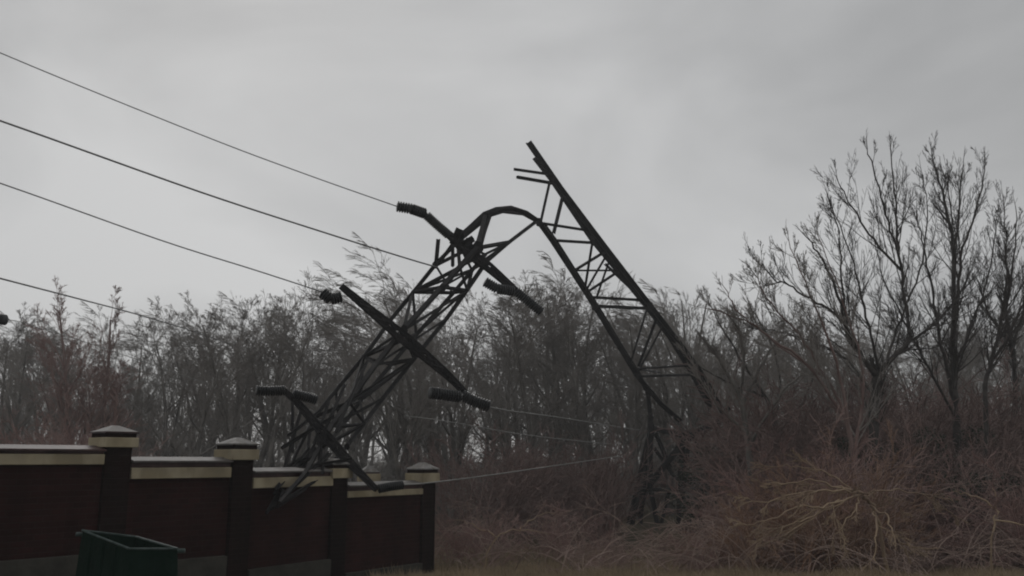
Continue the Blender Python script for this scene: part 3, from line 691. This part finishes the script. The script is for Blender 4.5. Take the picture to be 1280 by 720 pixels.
limb_tree('forked_tree', [
  ([(1088, 650, 25), (1090, 560, 25), (1093, 505, 25), (1094, 468, 25)], .17, .12),
  ([(1094, 468, 25), (1078, 448, 24.8), (1060, 420, 24.6), (1048, 370, 24.4), (1030, 330, 24.2), (1012, 300, 24)], .08, .02),
  ([(1094, 468, 25), (1118, 444, 25.2), (1136, 428, 25.3), (1132, 385, 25.3), (1126, 335, 25.3), (1113, 288, 25.2), (1098, 235, 25), (1084, 186, 25)], .085, .016),
  ([(1127, 338, 25.3), (1092, 300, 25), (1066, 260, 24.8), (1048, 228, 24.6)], .045, .014),
  ([(1123, 318, 25.3), (1120, 255, 25.6), (1113, 184, 25.8)], .045, .014),
  ([(1136, 428, 25.3), (1165, 408, 25.8), (1190, 382, 26.2), (1212, 366, 26.4)], .05, .015),
  ([(1078, 448, 24.8), (1052, 400, 24.2), (1020, 378, 23.8), (985, 356, 23.6), (969, 350, 23.5), (940, 318, 23.4)], .05, .012),
  ([(1062, 425, 24.6), (1052, 360, 24.8), (1050, 300, 25), (1038, 258, 25)], .045, .012),
  ([(1108, 455, 25), (1125, 400, 26), (1150, 340, 26.4), (1160, 270, 26.6), (1152, 215, 26.8)], .045, .012),
  ([(1090, 490, 25), (1060, 450, 26), (1020, 430, 26.5), (975, 415, 27), (930, 410, 27)], .045, .012),
  ([(1100, 465, 25), (1088, 420, 24.4), (1075, 360, 24.2), (1060, 310, 24.1), (1035, 245, 24)], .05, .012),
 ], 'biggest dark forked bare tree at right, tallest twigs against the sky', 'tree', nb, ntw, seed=3)
limb_tree('twin_stem_tree', [
  ([(1196, 650, 27), (1194, 520, 27), (1192, 432, 27), (1191, 310, 27), (1180, 250, 27), (1165, 194, 27)], .15, .016),
  ([(1192, 440, 27), (1196, 378, 27.3), (1204, 310, 27.4), (1222, 260, 27.5), (1231, 206, 27.5)], .075, .014),
  ([(1193, 500, 27), (1176, 430, 26.6), (1166, 370, 26.5), (1155, 310, 26.4), (1146, 270, 26.4)], .07, .014),
  ([(1191, 330, 27), (1198, 270, 26.6), (1204, 205, 26.4)], .045, .012),
  ([(1198, 360, 27.3), (1190, 290, 27.8), (1184, 215, 28)], .04, .012),
  ([(1193, 460, 27), (1218, 400, 26.8), (1240, 330, 26.6), (1246, 270, 26.6)], .045, .012),
  ([(1193, 520, 27), (1160, 460, 26), (1130, 400, 25.6), (1105, 350, 25.6), (1092, 290, 25.6)], .045, .012),
  ([(1193, 480, 27), (1215, 400, 27.2), (1236, 370, 27.4)], .05, .012),
 ], 'dark upright bare tree just right of the big forked one', 'tree', nb, ntw, seed=5)
limb_tree('slim_tree', [
  ([(1226, 640, 24), (1232, 500, 24), (1240, 450, 24), (1253, 400, 24), (1258, 330, 24), (1255, 256, 24)], .085, .014),
  ([(1253, 400, 24), (1266, 340, 24.2), (1270, 262, 24.3)], .04, .012), ([(1240, 452, 24), (1262, 420, 23.8), (1285, 360, 23.6), (1296, 300, 23.6)], .05, .012)],
  'slim leaning bare tree nearest the right edge', 'tree', nb, ntw, seed=8)
limb_tree('sapling_clump', [
  ([(1075, 640, 22), (1062, 540, 22), (1030, 470, 22), (1000, 420, 22), (965, 380, 22), (945, 345, 22)], .06, .010),
  ([(1062, 545, 22), (1045, 450, 21.6), (1012, 370, 21.4), (986, 300, 21.4)], .05, .009),
  ([(1068, 580, 22), (1078, 480, 22.3), (1062, 400, 22.3), (1020, 290, 22.3)], .05, .009),
  ([(1055, 520, 22), (1008, 455, 21.5), (960, 420, 21), (925, 392, 20.8), (906, 360, 20.8)], .045, .009),
  ([(1030, 470, 22), (985, 440, 22.3), (930, 400, 22.5), (880, 385, 22.6)], .035, .009)],
  'clump of thin stems leaning left beside the big forked tree', 'tree', M['redbark'], M['twig'], seed=12, dens=3.6, clen=1.7)
limb_tree('arching_tree', [
  ([(940, 640, 27), (935, 560, 27), (925, 500, 27), (900, 450, 27), (880, 425, 27)], .12, .03),
  ([(928, 510, 27), (955, 450, 26.6), (985, 420, 26.4), (1012, 440, 26.2)], .06, .012),
  ([(925, 500, 27), (930, 440, 26.4), (915, 400, 26), (890, 385, 26)], .06, .012),
  ([(932, 540, 27), (900, 510, 26.6), (880, 480, 26.4), (868, 470, 26.2)], .06, .012),
  ([(935, 560, 27), (965, 510, 26), (1000, 470, 25.6), (1030, 480, 25.4)], .06, .012)],
  'low dense arching tree just right of the leaning pylon stump', 'tree', M['bark'], M['twig'], seed=15, dens=4.0, clen=1.6)
limb_tree('leaning_tree', [
  ([(985, 640, 30), (975, 560, 30), (958, 500, 30), (930, 455, 30), (905, 415, 30), (885, 375, 30)], .10, .012),
  ([(968, 530, 30), (975, 470, 30.4), (960, 420, 30.6), (935, 380, 30.8)], .06, .012),
  ([(955, 495, 30), (915, 480, 29.6), (880, 462, 29.4), (855, 440, 29.4)], .05, .010),
  ([(972, 545, 30), (1010, 490, 30), (1022, 430, 30), (1005, 390, 30)], .05, .012)],
  'slender tree leaning left between the low arching tree and the thin stem clump', 'tree', nb, M['twig'], seed=31, dens=3.6, clen=1.8)
limb_tree('dense_tree', [
  ([(1272, 640, 30), (1270, 500, 30), (1262, 420, 30), (1250, 370, 30)], .12, .03),
  ([(1265, 440, 30), (1282, 380, 30), (1290, 330, 30)], .07, .02), ([(1264, 430, 30), (1235, 390, 29.8), (1222, 350, 29.6)], .06, .02),
  ([(1256, 395, 30), (1262, 350, 29.4), (1256, 325, 29.2)], .06, .02)],
  'bare tree with a dense dark rounded crown at the right edge', 'tree', nb, ntw, seed=18, dens=6.5, clen=1.1)

# ------------------------------------------------------------------ thicket
SH = dict(steps=[6, 5, 4, 3], nch=[7, 5, 3], start=[.2, .15, .1], ratio=[.5, .5, .5], ang=[.55, .6, .7], wob=.20, up=[-.02, -.03, -.02], wind=-.01, maxlev=2, rmin=.006, rrat=.6)
def shrub(seed, nst, H, spread, up0=-.03):
    S = Segs(); rg = random.Random(seed); P = dict(SH); P['up'] = [up0, -.03, -.02]
    for _ in range(nst):
        a = rg.uniform(0, 6.283); t = rg.uniform(.1, spread)
        grow(S, (rg.uniform(-.15, .15), rg.uniform(-.15, .15), -.05), (math.cos(a)*t, math.sin(a)*t, 1), H*rg.uniform(.6, 1.1), .018, 0, rg, P)
    return S.arr()
sh = [shrub(i+40, 7, 2.4, .9) for i in range(4)] + [shrub(i+50, 6, 1.6, 1.6, -.10) for i in range(4)]
print('shrub segs', [len(a) for a in sh])
def thicket(name, spots, label, m, cat='thicket', lo=0, hi=8):
    acc = []
    for (x, y, s) in spots: acc.append(place(sh[rng.randrange(lo, hi)], x, y, ground(x, y), s, rng.uniform(0, 6.28)))
    A = np.concatenate(acc); print(name, len(A))
    return tag(link(mesh_segs(A, 3, name), name, m), label, cat, kind='stuff')
def spots(pxa, pxb, Ya, Yb, n, sa, sb):
    r_ = []
    for _ in range(n):
        Y = rng.uniform(Ya, Yb); px = rng.uniform(pxa, pxb); r_.append((pt(px, 600, Y).x, Y, rng.uniform(sa, sb)))
    return r_
thicket('red_thicket', spots(900, 1330, 18.5, 30, 120, .7, 1.35)+spots(700, 930, 18.5, 25, 30, .3, .5) + spots(560, 760, 21, 32, 28, .4, .7), 'tangled reddish brown bramble thicket covering the ground at right', M['redtwig'])
thicket('tall_thicket', spots(935, 1330, 27, 38, 75, 1.5, 2.4)+spots(700, 900, 40, 44, 14, .9, 1.3), 'tall reddish grey thicket behind the near trees at right', M['redbark'], lo=0, hi=4)
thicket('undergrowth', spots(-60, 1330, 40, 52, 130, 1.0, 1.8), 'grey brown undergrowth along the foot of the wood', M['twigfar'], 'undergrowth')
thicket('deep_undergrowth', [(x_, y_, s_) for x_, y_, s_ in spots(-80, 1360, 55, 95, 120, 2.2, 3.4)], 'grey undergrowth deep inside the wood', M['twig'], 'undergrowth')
thicket('upright_brush', spots(560, 765, 27, 35, 30, .9, 1.5) + spots(930, 1330, 22, 27, 26, 1.2, 1.9), 'dark reddish upright brush between the last wall pier and the stump', M['redbark'], lo=0, hi=4)
thicket('red_saplings', spots(10, 130, 30, 38, 16, 1.3, 1.9), 'reddish saplings rising behind the wall at left', M['redtwig'], 'saplings', lo=0, hi=4)
thicket('rusty_bramble', spots(900, 1110, 18, 24, 26, .6, 1.15), 'rust coloured brambles behind the straw bough', M['rust'])
CN = dict(SH); CN['up'] = [-.20, -.05, -.02]; CN['nch'] = [3, 2, 0]; CN['steps'] = [10, 5, 3]; CN['ang'] = [.5, .6]; CN['rmin'] = .005; CN['wob'] = .16
def canes(n, pa, pb, Ya, Yb):
    S = Segs(); rg = random.Random(77)
    for _ in range(n):
        Y = rg.uniform(Ya, Yb); p = pt(rg.uniform(pa, pb), 600, Y); a = rg.uniform(0, 6.28); t = rg.uniform(.3, 1.2)
        grow(S, (p.x, Y, ground(p.x, Y)+rg.uniform(0, .25)), (math.cos(a)*t, math.sin(a)*t, 1), rg.uniform(1.2, 3.0), .011, 0, rg, CN)
    return S.arr()
tag(link(mesh_segs(np.concatenate([canes(170, 840, 1320, 16.6, 22), canes(60, 560, 840, 17.5, 24)]), 3, 'arching_canes'), 'arching_canes', M['canes']), 'pale arching bramble canes over the thicket at right', 'brambles', kind='stuff')
# straw coloured fallen bough
SB = dict(NEAR); SB['wob'] = .11; SB['up'] = [0, -.02, -.03]
limb_tree('straw_bough', [
  ([(1108, 668, 17.0), (1094, 640, 16.6), (1076, 618, 16.2), (1060, 612, 16.0)], .035, .03),
  ([(1078, 618, 16.2), (1036, 632, 15.6), (1000, 634, 15.4), (962, 649, 15.2), (930, 656, 15.2)], .022, .006), ([(1070, 616, 16.0), (1020, 612, 15.8), (960, 626, 15.7), (922, 622, 15.6)], .02, .006),
  ([(1074, 620, 16.0), (1066, 642, 15.6), (1046, 664, 15.4), (1036, 694, 15.4)], .018, .006), ([(1088, 632, 16.4), (1108, 646, 16.0), (1118, 668, 15.6), (1144, 690, 15.3)], .022, .007),
  ([(1058, 612, 16.0), (1010, 600, 16.2), (985, 606, 16.4), (950, 603, 16.4)], .018, .006), ([(1050, 624, 15.8), (1010, 650, 15.4), (985, 656, 15.3), (968, 676, 15.2)], .016, .006),
  ([(1070, 616, 16.0), (1030, 640, 15.6), (990, 662, 15.4), (940, 690, 15.3)], .016, .006), ([(1066, 614, 16.0), (1030, 590, 16.2), (990, 582, 16.4), (955, 588, 16.5)], .016, .006), ([(1078, 620, 16.2), (1120, 612, 16.4), (1160, 622, 16.5), (1200, 648, 16.6)], .016, .006),
  ([(1092, 640, 16.5), (1096, 664, 15.8), (1092, 690, 15.6), (1100, 716, 15.4)], .02, .007)],
  'straw coloured broken bough fanning out over the thicket at right', 'branch', M['straw'], M['straw'], P=SB, seed=21, dens=2.2, clen=.9)
limb_tree('pale_bough', [([(1236, 705, 16.5), (1240, 660, 16.5), (1246, 640, 16.5), (1240, 610, 16.5)], .025, .006), ([(1246, 640, 16.5), (1220, 620, 16.6), (1190, 615, 16.8)], .02, .006), ([(1243, 650, 16.5), (1275, 655, 16.4), (1300, 670, 16.4)], .02, .006)],
  'pale bent branch standing in the brush at lower right', 'branch', M['straw'], M['redtwig'], P=SB, seed=22, dens=2, clen=.6)
limb_tree('pale_sticks', [([(600, 690, 19.5), (620, 672, 19.5), (650, 662, 19.6), (690, 668, 19.6)], .02, .006), ([(620, 672, 19.5), (590, 655, 19.6), (570, 650, 19.8)], .016, .006), ([(650, 662, 19.6), (672, 645, 19.8), (700, 640, 20)], .016, .006)],
  'pale pinkish brush sticks on the verge right of the last wall pier', 'brush', M['straw'], M['redtwig'], P=SB, seed=23, dens=4, clen=.7)
# dark green leafy shrub behind the forked tree
def leafy(name, px, Y, w_, h, n, label):
    p = pt(px, 600, Y); g = ground(p.x, Y); o = empty(name, (p.x, Y, g), label, 'shrub'); rg = random.Random(int(px))
    S = Segs()
    for _ in range(9): 
        a = rg.uniform(0, 6.28); grow(S, (0, 0, -.05), (math.cos(a)*.7, math.sin(a)*.7, 1), h, .03, 0, rg, SH)
    A = S.arr(); link(mesh_segs(A, 3, 'stems'), 'stems', M['bark'], o)
    V = []; Fc = []; blobs = [(rg.uniform(-w_, w_), rg.uniform(-.8, .8), rg.uniform(.3, h*.95), rg.uniform(.2, .5)) for _ in range(34)]
    for _ in range(n):
        b = rg.choice(blobs); q = rv(rg); r_ = b[3]*rg.random()**.4
        c = Vector((b[0]+q[0]*r_*1.3, b[1]+q[1]*r_, b[2]+q[2]*r_)); u = Vector(rv(rg)); v = u.cross(Vector(rv(rg))).normalized(); s = rg.uniform(.025, .05); k = len(V)
        V += [c-u*s, c+v*s*.6, c+u*s, c-v*s*.6]; Fc.append((k, k+1, k+2, k+3))
    raw('leaves', V, Fc, M['leafdark'], o); return o
leafy('evergreen_shrub', 1150, 26, 2.0, 3.4, 15000, 'dark green leafy shrub behind the big forked tree')
leafy('evergreen_shrub', 1245, 23, 1.6, 2.2, 9000, 'dark green low shrub near the right edge under the slim tree')
leafy('evergreen_shrub', 905, 30, 1.4, 3.0, 7000, 'dark olive shrub just right of the broken pylon legs')

# ------------------------------------------------------------------ grass verge
def grass(n):
    nr_ = np.random.RandomState(7); V = np.empty((n, 3, 3))
    Y = nr_.uniform(13.5, 27, n); px = nr_.uniform(470, 1320, n); x = (px-640)/F*Y
    g = np.array([ground(a, b) for a, b in zip(x, Y)]); h = nr_.uniform(.05, .16, n)*(1+1.1*np.maximum(0, np.sin(x*2.1+Y*1.3)*np.sin(x*.8-Y*2.2))); a = nr_.uniform(0, 6.28, n); lx = nr_.normal(0, .08, n); ly = nr_.normal(0, .06, n)
    V[:, 0] = np.stack([x-np.cos(a)*.007, Y-np.sin(a)*.007, g-.01], 1); V[:, 1] = np.stack([x+np.cos(a)*.007, Y+np.sin(a)*.007, g-.01], 1); V[:, 2] = np.stack([x+lx, Y+ly, g+h], 1)
    me = bpy.data.meshes.new('dry_grass'); me.from_pydata(V.reshape(-1, 3).tolist(), [], np.arange(3*n).reshape(-1, 3).tolist()); return me
tag(link(grass(60000), 'dry_grass', M['grass']), 'tawny dry grass on the verge beyond the wall', 'grass', kind='stuff')
tris = sum(len(m.loops)-2*len(m.polygons) for m in bpy.data.meshes); print('TRIS', tris)

# ------------------------------------------------------------------ damp air
bm = bmesh.new(); bmesh.ops.create_cube(bm, size=1.0)
hz = bm_obj(bm, 'haze', None); hz.scale = (420, 330, 18.0); hz.location = (0, 110, 6.6)
hm = bpy.data.materials.new('damp_air'); hm.use_nodes = True; t = hm.node_tree; t.nodes.clear()
vo = t.nodes.new('ShaderNodeOutputMaterial'); pv = t.nodes.new('ShaderNodeVolumePrincipled')
pv.inputs['Color'].default_value = (0.93, 0.94, 0.95, 1); pv.inputs['Density'].default_value = 0.0017
t.links.new(pv.outputs[0], vo.inputs['Volume']); hz.data.materials.append(hm); tag(hz, 'thin grey damp air over the whole place', kind='stuff')
